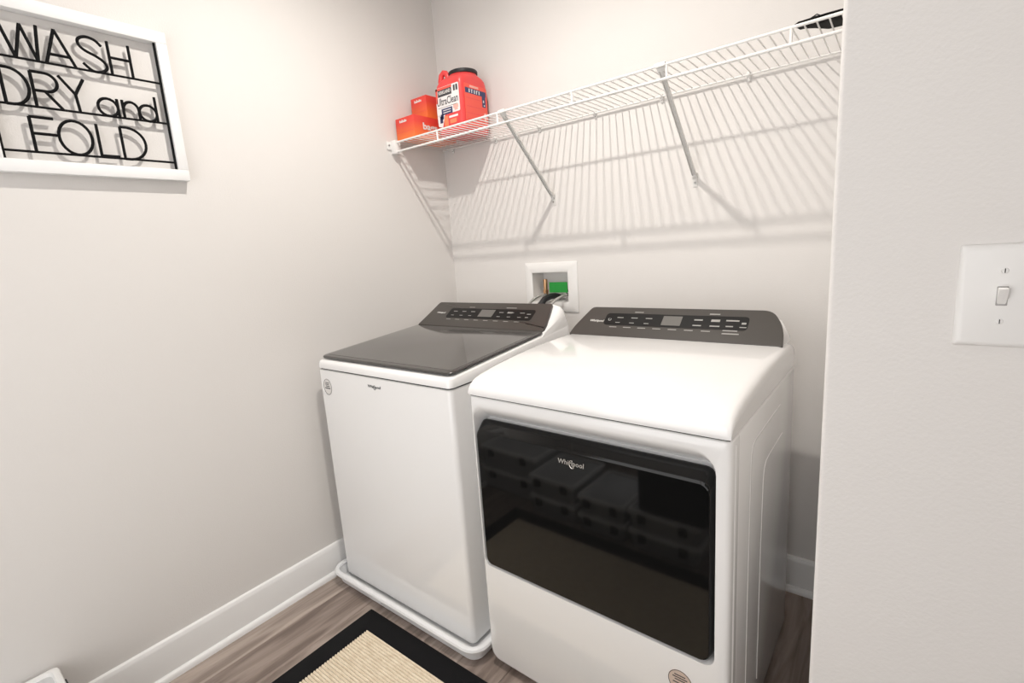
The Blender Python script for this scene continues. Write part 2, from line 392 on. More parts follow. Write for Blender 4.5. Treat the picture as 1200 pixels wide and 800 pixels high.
# front badge and round sticker
front = wxf @ plane_xf((0.388, WY-0.0002, 0.829), (1, 0, 0), (0, 0, 1))
brand(front, 0.068, 0.013, 'dkmark', W, th=0.0008)
st = wxf @ plane_xf((0.108, WY-0.0002, 0.797), (1, 0, 0), (0, 0, 1))
sk = prism('round_sticker', 'stickw', [(0.026*math.cos(2*math.pi*k/28), 0.031*math.sin(2*math.pi*k/28)) for k in range(28)], 'z', 0, 0.0005, parent=W, xf=st)
tube('outline', 'dkmark', [(0.0245*math.cos(2*math.pi*k/28), 0.0295*math.sin(2*math.pi*k/28), 0.0006) for k in range(28)], 0.0008, 6, sk, closed=True, xf=st)
quads('print_lines', 'dkmark', [(-0.012, 0.012, 0.014, 0.0165), (-0.013, 0.008, 0.008, 0.0105), (-0.010, 0.012, 0.001, 0.004), (-0.016, 0.016, -0.007, -0.003)], st @ Matrix.Translation((0, 0, 0.0004)), sk)
for fx in (WX0+0.06, WX1-0.06):
    for fy in (WY+0.06, WB-0.06):
        bm = bmesh.new(); a_loft(bm, [[(fx+r*math.cos(2*math.pi*k/14), fy+r*math.sin(2*math.pi*k/14), z) for k in range(14)] for r, z in ((0.022, 0.0055), (0.024, 0.009), (0.010, 0.012), (0.010, 0.016))])
        fin(bm, 'foot', 'rubber', W, xf=wxf)

# ================================================================== DRYER
DX, DY, DYAW, DW, DD = 0.8196, -0.8482, -0.018, 0.681, 0.655
D = thing('tumble_dryer', 'white front-loading dryer with black glass door right of the washer', 'dryer', (DX, DY, 0), DYAW)
BOT, SEAM = 0.022, 0.8605
box('body', 'white', 0.0, DW, 0.056, DD, BOT, SEAM, 0.008, D, 3)
def yr(poly, y): return [(x_, y, z_) for x_, z_ in poly]
NC = 6
def outer(i): return rrect(i, DW-i, BOT+i, SEAM-i*0.4, [0.03, 0.006, 0.006, 0.03], NC)
hole = lambda t: rrect(0.0105+0.003*t, 0.6535-0.0065*t, 0.345+0.003*t, 0.836-0.047*t, [0.024, 0.05-0.024*t, 0.03-0.008*t, 0.02], NC)
loft('front_panel', 'white', [yr(outer(0.0), 0.058), yr(outer(0.0), 0.014), yr(outer(0.0015), 0.007), yr(outer(0.005), 0.0022), yr(outer(0.0105), 0.0),
      yr(hole(0), 0.0), yr(hole(0.12), 0.002), yr(hole(0.30), 0.0085), yr(hole(0.55), 0.0215), yr(hole(0.80), 0.037), yr(hole(1.0), 0.050)], D, cap0=True, cap1=True, angle=45)
def dr_(i, it): return rrect(0.0145+i, 0.6465-i, 0.349+i, 0.788-i-it, [0.022, 0.022, 0.020, 0.018], NC)
door = loft('door', 'glass', [yr(dr_(0.002, 0), 0.036), yr(dr_(0, 0), 0.033), yr(dr_(0, 0), 0.028), yr(dr_(0.0006, 0.003), 0.022), yr(dr_(0.003, 0.018), 0.0015), yr(dr_(0.0042, 0.0205), -0.0006), yr(dr_(0.0055, 0.0215), -0.0013), yr(dr_(0.0075, 0.0215), -0.0013), yr(dr_(0.0100, 0.0215), -0.0013)], D, angle=4)
dface = plane_xf((0.3225, -0.0014, 0.734), (1, 0, 0), (0, 0, 1))
brand(dface, 0.072, 0.0165, 'silver', door, name='badge', th=0.0016)
# worktop: rounded front, slight crown
wp = [(-0.003, 0.8645), (-0.004, 0.872), (-0.002, 0.884), (0.006, 0.896), (0.022, 0.907), (0.050, 0.9155), (0.10, 0.9235), (0.17, 0.931), (0.25, 0.9365), (0.34, 0.940), (0.44, 0.9415), (0.56, 0.940), (0.62, 0.934), (0.640, 0.926), (0.650, 0.910), (0.650, 0.8645)]
rings = []
for (x_, d, fi) in ((0.0, 0.030, 0.004), (0.0, 0.016, 0.002), (0.003, 0.008, 0.001), (0.010, 0.0025, 0.0), (0.022, 0.0, 0.0), (DW/2, -0.001, 0), (DW-0.022, 0.0, 0.0), (DW-0.010, 0.0025, 0), (DW-0.003, 0.008, 0.001), (DW, 0.016, 0.002), (DW, 0.030, 0.004)):
    rings.append([(x_, a + fi if a < 0.1 else a - fi, max(0.8645, b - d*min(1, (b-0.8645)/0.06))) for a, b in wp])
loft('worktop', 'white', rings, D, angle=60)
box('seam_gasket', 'gap', 0.004, DW-0.004, 0.004, DD-0.006, 0.860, 0.865, 0, D)
# console
du = Vector((0, 0.100, 0.081)); dl_ = du.length
dcx = plane_xf((0, 0.520, 0.9405), (1, 0, 0), du)
DFp = smoothpoly([(0.010, 0), (0.671, 0), (0.664, dl_*0.55), (0.628, dl_*1.02), (0.053, dl_*1.02), (0.017, dl_*0.30)], [0.003, 0.003, 0.035, 0.026, 0.014, 0.02])
dcon = loft('control_console', 'console', [[(x_, y_, -0.010) for x_, y_ in DFp], [(x_, y_, 0.0) for x_, y_ in DFp], [(0.34+(x_-0.34)*0.996, dl_/2+(y_-dl_/2)*0.97, 0.0018) for x_, y_ in DFp]], D, xf=dcx)
bk = [(0.555, 0.935), (0.618, 1.0135), (0.624, 1.0165), (0.632, 1.013), (0.646, 0.99), (0.650, 0.935)]
rings = [[(x_, 0.65+(a-0.65)*(0.9+0.1*s), 0.935+(b-0.935)*s) for a, b in bk] for x_, s in ((0.012, 0.25), (0.03, 0.62), (0.055, 0.97), (0.075, 0.99), (0.605, 0.99), (0.628, 0.95), (0.650, 0.72), (0.668, 0.25))]
loft('console_back', 'white', rings, D, angle=60)
dfx = dcx @ Matrix.Translation((0, 0, 0.0018))
prism('control_strip', 'strip', rrect(0.122, 0.574, dl_*0.38, dl_*0.79, 0.012), 'z', 0.0, 0.0006, parent=dcon, xf=dfx)
quads('display', 'lcd', [(0.322, 0.382, dl_*0.44, dl_*0.74)], dfx @ Matrix.Translation((0, 0, 0.0006)), dcon)
dm = marks(0.165, 0.050, dl_, 0.46, 0.63) + [(0.42, 0.445, dl_*0.63, dl_*0.63+0.005), (0.42, 0.445, dl_*0.46, dl_*0.46+0.004), (0.470, 0.495, dl_*0.61, dl_*0.61+0.009), (0.470, 0.498, dl_*0.46, dl_*0.46+0.004), (0.512, 0.548, dl_*0.64, dl_*0.64+0.005), (0.515, 0.535, dl_*0.47, dl_*0.47+0.004), (0.556, 0.568, dl_*0.56, dl_*0.56+0.007), (0.553, 0.571, dl_*0.46, dl_*0.46+0.003)]
dm += [(0.150+0.05*k, 0.150+0.05*k+0.026, dl_*0.30, dl_*0.30+0.003) for k in range(7)] + [(0.51, 0.55, dl_*0.34, dl_*0.34+0.004), (0.51, 0.556, dl_*0.25, dl_*0.25+0.004), (0.46, 0.49, dl_*0.83, dl_*0.83+0.004), (0.22, 0.25, dl_*0.83, dl_*0.83+0.003)]
quads('button_marks', 'btn', dm, dfx @ Matrix.Translation((0, 0, 0.0006)), dcon, th=0.0004)
tube('power_symbol', 'mark', [(0.140+0.005*math.cos(a), dl_*0.57+0.005*math.sin(a), 0.0008) for a in [math.radians(120+300*k/12) for k in range(13)]], 0.0006, 6, dcon, xf=dfx)
brand(dfx, 0.052, 0.012, 'mark', dcon, at=(0.094, dl_*0.50), th=0.0005, swoosh=False)
# embossed ribs on the side panel
def rib(pts):
    tube('side_emboss', 'white', [(DW-0.0012, a, b) for a, b in pts], 0.0032, 6, D)
rib([(0.46, 0.800), (0.30, 0.7995), (0.19, 0.798), (0.168, 0.792), (0.157, 0.775), (0.155, 0.74), (0.150, 0.40), (0.150, 0.10)])
rib([(0.50, 0.708), (0.34, 0.706), (0.305, 0.703), (0.288, 0.690), (0.280, 0.665), (0.272, 0.50), (0.268, 0.12)])
rib([(0.030, 0.845), (0.030, 0.05)])
ds = plane_xf((0.581, -0.0002, 0.272), (1, 0, 0), (0, 0, 1))
sk = prism('round_sticker', 'sticker', [(0.027*math.cos(2*math.pi*k/28), 0.029*math.sin(2*math.pi*k/28)) for k in range(28)], 'z', 0, 0.0005, parent=D, xf=ds)
tube('outline', 'dkmark', [(0.026*math.cos(2*math.pi*k/28), 0.028*math.sin(2*math.pi*k/28), 0.0006) for k in range(28)], 0.0008, 6, sk, closed=True, xf=ds)
quads('print_lines', 'dkmark', [(-0.013, 0.012, 0.014, 0.0165), (-0.017, 0.016, 0.008, 0.0105), (-0.012, 0.012, 0.002, 0.0045), (-0.016, 0.016, -0.006, -0.0035)], ds @ Matrix.Translation((0, 0, 0.0004)), sk)
for fx in (0.06, DW-0.06):
    for fy in (0.07, DD-0.06):
        lathe('foot', 'rubber', ((0.020, 0.0005), (0.022, 0.008), (0.010, 0.014), (0.010, 0.024)), fx, fy, 0, 14, D)

# ================================================================== WIRE SHELF
ZS = 1.7277; YF = -0.3168; T1 = 0.2724
SHF = thing('wire_shelf', 'white wire shelf with hanging lip across the back wall', 'shelf', (0.826, 0, ZS))
sxf = Matrix.Translation((-0.826, 0, -ZS))
XE = JX-0.004
def rod(name, y, z, r, x0=0.006): tube(name, 'wire', [(x0, y, z), (XE, y, z)], r, 8, SHF, xf=sxf)
rod('back_rod', -0.012, ZS-0.003, 0.0033)
rod('middle_rod', -0.160, ZS+0.0045, 0.0030)
rod('lip_top_rod', YF, ZS-0.001, 0.0040)
rod('lip_bottom_rod', YF, ZS-0.0385, 0.0040)
bmw = bmesh.new(); a_tube(bmw, [(0, YF-0.001, 0), (0, -0.010, 0)], 0.0019, 6)
mew = bpy.data.meshes.new('wire'); bmw.to_mesh(mew); bmw.free(); mew.materials.append(M['wire'])
x = T1 - 0.0254*10
while x < XE-0.005:
    o = bpy.data.objects.new('wire', mew); COL.objects.link(o); o.parent = SHF; o.location = (x-0.826, 0, 0.0002); x += 0.0254
for k in range(5):
    tube('lip_tie', 'wire', [(T1+0.3048*k, YF, ZS-0.001), (T1+0.3048*k, YF, ZS-0.0385)], 0.0036, 8, SHF, xf=sxf)
for cx in (0.062, 0.321, 0.55, 0.804, 1.058, 1.332, 1.597):
    bm = bmesh.new()
    a_prism(bm, [(-0.0005, ZS+0.006), (-0.018, ZS+0.004), (-0.018, ZS-0.005), (-0.011, ZS-0.008), (-0.006, ZS-0.020), (-0.0005, ZS-0.022)], 'x', cx-0.005, cx+0.005, 0.001, 1)
    cl_ = fin(bm, 'wall_clip', 'plastic', SHF, xf=sxf)
    lathe_o = tube('screw', 'screw', [(cx-0.826, -0.0062, -0.014), (cx-0.826, -0.0095, -0.0135)], 0.0026, 8, cl_)
# support brackets
for bx in (T1+0.3048+0.022, T1+0.3048*3-0.018):
    b = bx
    bm = bmesh.new()
    A0 = Vector((b, YF+0.012, ZS-0.012)); A1 = Vector((b, -0.010, 1.452))
    d = (A1-A0).normalized(); nn = Vector((0, -d.z, d.y))
    # folded steel channel
    prof = [(-0.007, 0.0), (0.007, 0.0), (0.007, 0.007), (0.005, 0.007), (0.005, 0.002), (-0.005, 0.002), (-0.005, 0.007), (-0.007, 0.007)]
    a_loft(bm, [[tuple(P + Vector((u, 0, 0)) - nn*v) for u, v in prof] for P in (A0, A1)])
    br = fin(bm, 'support_bracket', 'steelw', SHF, xf=sxf)
    prism('foot_plate', 'steelw', [(-0.0005, 1.458), (-0.012, 1.455), (-0.010, 1.444), (-0.003, 1.438), (-0.003, 1.412), (-0.0005, 1.412)], 'x', b-0.008, b+0.008, 0.0006, br, 1, xf=sxf)
    tube('screw', 'screw', [(b, -0.003, 1.425), (b, -0.0062, 1.425)], 0.0035, 10, br, xf=sxf)
    bm = bmesh.new()
    a_loft(bm, [[(b-w_, y_, z_-0.0012), (b+w_, y_, z_-0.0012), (b+w_, y_, z_+0.0012), (b-w_, y_, z_+0.0012)] for w_, y_, z_ in ((0.015, YF-0.007, ZS-0.004), (0.015, YF-0.004, ZS+0.0048), (0.015, YF+0.004, ZS+0.0045), (0.012, YF+0.008, ZS-0.010), (0.007, YF+0.030, ZS-0.030))])
    fin(bm, 'rod_hook', 'steelw', br, xf=sxf)
# end bracket on the left wall
eb = box('end_bracket', 'plastic', 0.0005, 0.030, YF-0.012, YF+0.020, ZS-0.047, ZS+0.008, 0.003, SHF, xf=sxf)
box('end_bracket_tab', 'plastic', 0.0005, 0.006, YF-0.034, YF-0.008, ZS-0.030, ZS+0.004, 0.002, eb, xf=sxf)
tube('screw', 'screw', [(0.0055, YF-0.024, ZS-0.012), (0.0085, YF-0.024, ZS-0.012)], 0.004, 10, eb, xf=sxf)

# ================================================================== THINGS ON THE SHELF
TOP = ZS + 0.0077
# jar
JXc, JYc = 0.238, -0.112
jar = thing('detergent_tub', 'big red plastic detergent tub with black screw cap at left end of shelf', 'detergent tub', (JXc, JYc, TOP))
def sup(hx, hy, e, z, n=40, cx=0, cy=0):
    out = []
    for k in range(n):
        a = 2*math.pi*k/n; c, s = math.cos(a), math.sin(a)
        out.append((cx + hx*math.copysign(abs(c)**(2/e), c), cy + hy*math.copysign(abs(s)**(2/e), s), z))
    return out
prof = [(0.066, 0.079, 7, 0.0), (0.073, 0.086, 7, 0.005), (0.075, 0.088, 7, 0.015), (0.075, 0.088, 7, 0.185), (0.0745, 0.0875, 6.5, 0.198), (0.071, 0.083, 5.5, 0.212), (0.066, 0.073, 4, 0.223), (0.061, 0.063, 2.6, 0.230), (0.059, 0.059, 2, 0.235), (0.057, 0.057, 2, 0.242)]
loft('tub_body', 'red', [sup(a, b, e, z, cx=(0 if z < 0.2 else (z-0.2)*0.35)) for a, b, e, z in prof], jar, angle=50)
cxx = 0.015
loft('screw_cap', 'rubber', [sup(r, r, 2, z, cx=cxx) for r, z in ((0.056, 0.236), (0.0605, 0.237), (0.0615, 0.240), (0.0615, 0.248), (0.059, 0.2515), (0.053, 0.253))], jar, angle=40)
hp_ = [(-0.066, -0.050, 0.200), (-0.067, -0.050, 0.226), (-0.062, -0.050, 0.246), (-0.050, -0.048, 0.256), (-0.039, -0.046, 0.252), (-0.033, -0.043, 0.240), (-0.030, -0.038, 0.222)]
tube('carry_handle', 'red', hp_, [0.014, 0.012, 0.0115, 0.0115, 0.0115, 0.012, 0.014], 10, jar)
FXF = plane_xf((-0.001, -0.0882, 0.0), (1, 0, 0), (0, 0, 1))
flab = prism('front_label', 'paper', rrect(-0.066, 0.064, 0.080, 0.188, 0.006), 'z', 0, 0.0006, parent=jar, xf=FXF)
prism('label_tail', 'paper', [(-0.066, 0.082), (-0.064, 0.040), (-0.040, 0.032), (-0.022, 0.081)], 'z', 0, 0.0006, parent=flab, xf=FXF)
F2 = FXF @ Matrix.Translation((0, 0, 0.0006))
quads('red_field', 'redlab', [(-0.066, -0.056, 0.130, 0.187), (-0.066, 0.026, 0.178, 0.187)], F2, flab, 0.0003)
quads('brand_plate', 'dkmark', [(-0.054, 0.024, 0.152, 0.178)], F2, flab, 0.0004)
F3 = F2 @ Matrix.Translation((0, 0, 0.0004))
text('brand_lettering', 'KIRKLAND', 'mark', F3, 0.066, 0.013, flab, bold=0.02, th=0.0004, at=(-0.015, 0.167))
quads('count_print', 'dkmark', [(0.034, 0.044, 0.160, 0.182), (0.048, 0.058, 0.160, 0.182)], F2, flab, 0.0003)
text('product_lettering', 'UltraClean', 'dkmark', F2, 0.118, 0.030, flab, bold=0.012, th=0.0004, at=(-0.002, 0.1325))
quads('thin_rule', 'dkmark', [(-0.058, 0.050, 0.1085, 0.1100)], F2, flab, 0.0003)
quads('navy_panel', 'navy', [(-0.040, 0.022, 0.080, 0.104), (-0.052, -0.036, 0.050, 0.078), (-0.046, -0.030, 0.064, 0.084)], F2, flab, 0.0004)
quads('white_rules', 'mark', [(-0.030, 0.014, 0.095, 0.098), (-0.030, 0.012, 0.086, 0.089)], F3, flab, 0.0003)
quads('pink_panel', 'pink', [(0.028, 0.056, 0.094, 0.108), (0.034, 0.052, 0.086, 0.094)], F2, flab, 0.0003)
quads('pale_rules', 'paper', [(0.000, 0.050, 0.062, 0.070)], FXF, flab, 0.0006)
quads('orange_splash', 'orange', [(-0.028, -0.006, 0.034, 0.074), (0.004, 0.040, 0.040, 0.056)], FXF, flab, 0.0006)
SXF = plane_xf((0.0752, 0, 0), (0, 1, 0), (0, 0, 1))
slab = prism('side_label', 'redlab', rrect(-0.070, 0.072, 0.020, 0.186, 0.006), 'z', 0, 0.0006, parent=jar, xf=SXF)
S2 = SXF @ Matrix.Translation((0, 0, 0.0006))
quads('navy_band', 'navy', [(-0.064, 0.066, 0.150, 0.170), (0.040, 0.062, 0.108, 0.150)], S2, slab, 0.0004)
quads('white_letters', 'mark', [(-0.042, -0.036, 0.153, 0.167), (-0.028, -0.018, 0.164, 0.167), (-0.026, -0.021, 0.153, 0.164), (-0.010, -0.004, 0.153, 0.167), (0.004, 0.009, 0.153, 0.167), (0.009, 0.014, 0.164, 0.167), (0.020, 0.026, 0.153, 0.167), (0.046, 0.052, 0.126, 0.136), (0.050, 0.056, 0.112, 0.118)], S2 @ Matrix.Translation((0, 0, 0.0004)), slab, 0.0003)
quads('pale_panel', 'pink', [(-0.035, 0.020, 0.174, 0.182), (0.048, 0.062, 0.050, 0.085)], S2, slab, 0.0003)
quads('faint_rules', 'red', [(-0.06, 0.03, 0.130, 0.1325), (-0.06, 0.05, 0.098, 0.1005), (-0.06, 0.04, 0.072, 0.0745), (-0.06, 0.04, 0.048, 0.0505)], S2, slab, 0.0003)
# cartons
def carton(name, label, x0, x1, y0, y1, z0, z1, side):
    t = thing(name, label, 'box', ((x0+x1)/2, (y0+y1)/2, z0), 0, 'orange cartons on the shelf')
    hx, hy, h = (x1-x0)/2, (y1-y0)/2, z1-z0
    box('carton_body', 'carton', -hx, hx, -hy, hy, 0, h, 0.0012, t)
    quads('flap_seam', 'red', [(-hx+0.004, hx-0.004, h*0.34, h*0.34+0.0012)], plane_xf((0, -hy-0.0001, 0), (1, 0, 0), (0, 0, 1)), t)
    P = plane_xf((0, -hy-0.0001, 0), (1, 0, 0), (0, 0, 1))
    bm = bmesh.new()
    for k, (a, hh) in enumerate(((0, 0.010), (0.008, 0.006), (0.014, 0.011), (0.022, 0.006), (0.029, 0.010), (0.037, 0.007))):
        a_box(bm, -hx*0.55+a, -hx*0.55+a+0.0062, h*0.78, h*0.78+hh, 0, 0.0005)
    fin(bm, 'white_mark', 'mark', t, smooth=False, xf=P)
    if side:
        text('side_lettering', side, 'mark', plane_xf((hx+0.0001, 0, 0), (0, 1, 0), (0, 0, 1)), 0.085, 0.036, t, bold=0.03, at=(-hy+0.092, h*0.50), th=0.0005)
    return t
carton('carton', 'orange-red carton lying flat at the left end of shelf under another', 0.010, 0.124, -0.295, -0.045, TOP, TOP+0.088, 'bags')
carton('carton', 'small orange carton stacked on top of the flat one', 0.021, 0.116, -0.205, -0.085, TOP+0.088, TOP+0.088+0.093, None)
# black pouch at the right end
pz = ZS+0.0077
pch = thing('black_pouch', 'black folded pouch lying at the right end of the shelf', 'pouch', (1.555, -0.25, pz))
base = [(1.490, -0.288), (1.502, -0.302), (1.560, -0.306), (1.630, -0.300), (1.640, -0.215), (1.600, -0.190), (1.556, -0.196), (1.530, -0.232), (1.510, -0.252)]
def pl(s, z, dx=0): return [(1.565+(a-1.565)*s-1.555+dx, -0.25+(b+0.25)*s+0.25, z) for a, b in base]
loft('pouch_body', 'cloth', [pl(0.95, 0), pl(1.0, 0.002), pl(0.97, 0.005), pl(0.86, 0.0065)], pch, angle=60)
bm = bmesh.new()
a_loft(bm, [[(1.493-1.555, -0.27+0.25, 0.004), (1.500-1.555, -0.24+0.25, 0.004), (1.500-1.555, -0.24+0.25, 0.006), (1.493-1.555, -0.27+0.25, 0.006)],
            [(1.545-1.555, -0.29+0.25, 0.008), (1.556-1.555, -0.225+0.25, 0.008), (1.548-1.555, -0.225+0.25, 0.016), (1.534-1.555, -0.275+0.25, 0.015)],
            [(1.60-1.555, -0.28+0.25, 0.003), (1.61-1.555, -0.22+0.25, 0.003), (1.61-1.555, -0.22+0.25, 0.006), (1.60-1.555, -0.28+0.25, 0.006)]])
fin(bm, 'folded_flap', 'cloth', pch)
tube('strap', 'rubber', [(-0.062, -0.01, 0.006), (-0.045, -0.012, 0.011), (-0.018, -0.012, 0.022), (-0.004, -0.005, 0.014)], 0.0016, 6, pch)

# ================================================================== SIGN ON THE LEFT WALL
SY0, SY1, SZ0, SZ1 = -1.586, -1.152, 1.522, 1.933
IY0, IY1, IZ0, IZ1 = -1.558, -1.179, 1.553, 1.902
SG = thing('laundry_sign', 'white framed sign reading WASH DRY and FOLD in black letters on left wall', 'sign', (0.0, (SY0+SY1)/2, SZ0))
gxf = Matrix.Translation((0, -(SY0+SY1)/2, -SZ0))
def rail(a, b, c, d): box('frame_rail', 'frame', 0.0006, 0.028, a, b, c, d, 0.0012, SG, xf=gxf)
rail(SY0, SY1, IZ1, SZ1); rail(SY0, SY1, SZ0, IZ0); rail(SY0, IY0, IZ0, IZ1); rail(IY1, SY1, IZ0, IZ1)
XL = 0.017; RL = 0.0037
for z in (1.7935, 1.6835, 1.5740): tube('line_bar', 'black', [(XL, IY0-0.001, z), (XL, IY1+0.001, z)], 0.0030, 8, SG, xf=gxf)
for y in (IY0+0.0025, IY1-0.003): tube('side_bar', 'black', [(XL, y, IZ0-0.001), (XL, y, IZ1+0.001)], 0.0036, 8, SG, xf=gxf)
def arc(cy, cz, ry, rz, a0, a1, n=14): return [(cy+ry*math.cos(math.radians(a0+(a1-a0)*k/n)), cz+rz*math.sin(math.radians(a0+(a1-a0)*k/n))) for k in range(n+1)]
def letter(strokes):
    bm = bmesh.new()
    for s in strokes: a_tube(bm, [(XL, a, b) for a, b in s], RL, 8)
    fin(bm, 'letter', 'black', SG, xf=gxf, angle=50)
def catmull(p, n=5):
    out = []
    q = [p[0]] + p + [p[-1]]
    for i in range(1, len(q)-2):
        for k in range(n):
            t = k/n
            out.append(tuple(0.5*((2*q[i][j]) + (-q[i-1][j]+q[i+1][j])*t + (2*q[i-1][j]-5*q[i][j]+4*q[i+1][j]-q[i+2][j])*t*t + (-q[i-1][j]+3*q[i][j]-3*q[i+1][j]+q[i+2][j])*t**3) for j in (0, 1)))
    out.append(p[-1]); return out
B1, T_1 = 1.7935, 1.8775; B2, T2 = 1.6835, 1.7675; B3, T3 = 1.574, 1.6585
letter([[(-1.513, T_1), (-1.491, B1)], [(-1.491, B1), (-1.472, T_1-0.004)], [(-1.472, T_1-0.004), (-1.450, B1)], [(-1.450, B1), (-1.441, T_1)]])
letter([[(-1.434, B1), (-1.407, T_1)], [(-1.407, T_1), (-1.375, B1)], [(-1.426, 1.817), (-1.385, 1.817)]])
letter([catmull([(-1.311, 1.861), (-1.324, 1.874), (-1.343, 1.8775), (-1.359, 1.869), (-1.3605, 1.855), (-1.349, 1.843), (-1.326, 1.833), (-1.310, 1.821), (-1.307, 1.807), (-1.320, 1.796), (-1.340, 1.795), (-1.358, 1.811)])])
letter([[(-1.297, T_1), (-1.297, B1)], [(-1.249, T_1), (-1.249, B1)], [(-1.297, 1.838), (-1.249, 1.838)]])
letter([[(-1.528, T2), (-1.528, B2)], [(-1.528, T2), (-1.515, T2)] + arc(-1.515, (B2+T2)/2, 0.035, (T2-B2)/2, 88, -88) + [(-1.528, B2)]])
letter([[(-1.472, T2), (-1.472, B2)], [(-1.472, T2), (-1.446, T2)] + arc(-1.446, T2-0.022, 0.023, 0.022, 85, -85) + [(-1.472, T2-0.044)], [(-1.450, T2-0.044), (-1.420, B2)]])
letter([[(-1.418, T2), (-1.389, 1.727)], [(-1.367, T2), (-1.389, 1.727)], [(-1.389, 1.727), (-1.386, B2)]])
letter([arc(-1.3225, 1.7065, 0.0225, 0.0225, 0, 360, 20), [(-1.300, 1.731), (-1.300, B2)]])
letter([[(-1.288, 1.731), (-1.288, B2)], [(-1.288, 1.706)] + arc(-1.269, 1.708, 0.018, 0.0205, 165, 0) + [(-1.251, B2)]])
letter([arc(-1.2285, 1.7050, 0.0215, 0.0215, 0, 360, 20), [(-1.207, 1.752), (-1.207, B2)]])
letter([[(-1.493, T3), (-1.493, B3)], [(-1.493, T3), (-1.447, T3)], [(-1.493, 1.619), (-1.446, 1.619)]])
letter([arc(-1.4075, (B3+T3)/2+0.001, 0.0345, (T3-B3)/2, 0, 360, 26)])
letter([[(-1.359, T3), (-1.359, B3)], [(-1.359, B3+0.004), (-1.318, B3+0.004)]])
letter([[(-1.306, T3), (-1.306, B3)], [(-1.306, T3), (-1.292, T3)] + arc(-1.292, (B3+T3)/2, 0.042, (T3-B3)/2, 88, -88) + [(-1.306, B3)]])

# ================================================================== WASHER OUTLET BOX, VALVES, HOSES
OB = thing('washer_outlet_box', 'white recessed plumbing box in the back wall above the washer', 'outlet box', (0.5655, 0, 0.966))
oxf = Matrix.Translation((-0.5655, 0, -0.966))
def ry_(x0, x1, z0, z1, y, r): return [(a, y, b) for a, b in rrect(x0, x1, z0, z1, r, 3)]
loft('face_frame', 'plastic', [ry_(0.435, 0.696, 0.966, 1.1795, -0.0005, 0.004), ry_(0.435, 0.696, 0.966, 1.1795, -0.004, 0.004), ry_(0.438, 0.693, 0.969, 1.1765, -0.006, 0.003),
     ry_(BX0-0.002, BX1+0.002, BZ0-0.002, BZ1+0.002, -0.007, 0.002), ry_(BX0+0.002, BX1-0.002, BZ0+0.002, BZ1-0.002, -0.005, 0.002)], OB, cap0=False, cap1=False, xf=oxf)
loft('recess', 'plastic', [ry_(BX0+0.002, BX1-0.002, BZ0+0.002, BZ1-0.002, -0.0055, 0.002), ry_(BX0+0.004, BX1-0.004, BZ0+0.004, BZ1-0.004, 0.085, 0.002)], OB, cap0=False, cap1=True, xf=oxf)
def valve(px, body):
    v = tube('valve', body, [(px, 0.040, BZ0+0.0035), (px, 0.040, 1.046)], 0.010, 12, OB, xf=oxf)
    tube('valve_stem', body, [(px, 0.040, 1.046), (px, 0.040, 1.058)], 0.013, 6, v, xf=oxf)
    if body == 'brass': tube('riser', 'brass', [(px, 0.040, 1.058), (px, 0.040, 1.075), (px, 0.040, 1.104)], [0.0085, 0.0095, 0.0095], 12, v, xf=oxf)
    tube('spout', 'chrome', [(px, 0.036, 1.036), (px, 0.014, 1.036)], 0.009, 10, v, xf=oxf)
valve(0.509, 'brass')
valve(0.625, 'chrome')
box('green_card', 'green', 0.543, 0.634, 0.0180, 0.0195, 1.047, 1.092, 0.0, OB, xf=oxf)
tag(tube('fill_hose', 'braid', catmull3 if False else [(0.509, 0.012, 1.036), (0.508, -0.006, 1.036), (0.504, -0.030, 1.032), (0.494, -0.055, 1.018), (0.484, -0.078, 0.995), (0.478, -0.090, 0.96), (0.476, -0.094, 0.90), (0.476, -0.094, 0.70), (0.478, -0.10, 0.45)], 0.0062, 10), 'braided steel hose from the left brass valve in the plumbing box', 'hose', 'braided fill hoses')
tag(tube('fill_hose', 'braid', [(0.625, 0.012, 1.036), (0.628, -0.006, 1.036), (0.628, -0.030, 1.034), (0.618, -0.050, 1.026), (0.604, -0.066, 1.010), (0.592, -0.080, 0.985), (0.586, -0.090, 0.95), (0.584, -0.094, 0.88), (0.584, -0.094, 0.70), (0.582, -0.10, 0.45)], 0.0062, 10), 'braided steel hose from the right valve below the green card', 'hose', 'braided fill hoses')
tag(tube('drain_hose', 'rubber', [(0.566, 0.062, 1.022), (0.566, 0.050, 1.027), (0.562, 0.030, 1.031), (0.556, 0.006, 1.032), (0.548, -0.030, 1.024), (0.541, -0.062, 1.000), (0.537, -0.084, 0.965), (0.535, -0.092, 0.90), (0.535, -0.094, 0.70), (0.535, -0.10, 0.45)], [0.012, 0.013, 0.0135, 0.0135, 0.0135, 0.013, 0.013, 0.013, 0.013, 0.013], 12), 'black rubber drain hose hooked into the plumbing box', 'hose')

# ================================================================== LIGHT SWITCH
SX, SZ_ = 1.8247, 1.155
sw = thing('light_switch', 'white toggle light switch on the near wall at right', 'light switch', (SX, JY, SZ_))
def sr(i, y): return [(a, y, b) for a, b in rrect(-0.0397+i, 0.0397-i, -0.0614+i, 0.0614-i, 0.003, 3)]
loft('cover_plate', 'plastic', [sr(0, -0.0003), sr(0, -0.002), sr(0.0012, -0.0038), sr(0.0035, -0.0056), sr(0.006, -0.0062)], sw, angle=50)
prism('toggle_slot', 'screw', rrect(-0.0050, 0.0050, -0.0112, 0.0118, 0.001), 'y', -0.0065, -0.0061, parent=sw)
prism('toggle', 'plastic', [(-0.0064, -0.0095), (-0.0090, -0.004), (-0.0150, 0.0060), (-0.0165, 0.0095), (-0.0140, 0.0108), (-0.0064, 0.0105)], 'x', -0.0043, 0.0043, 0.0012, sw)
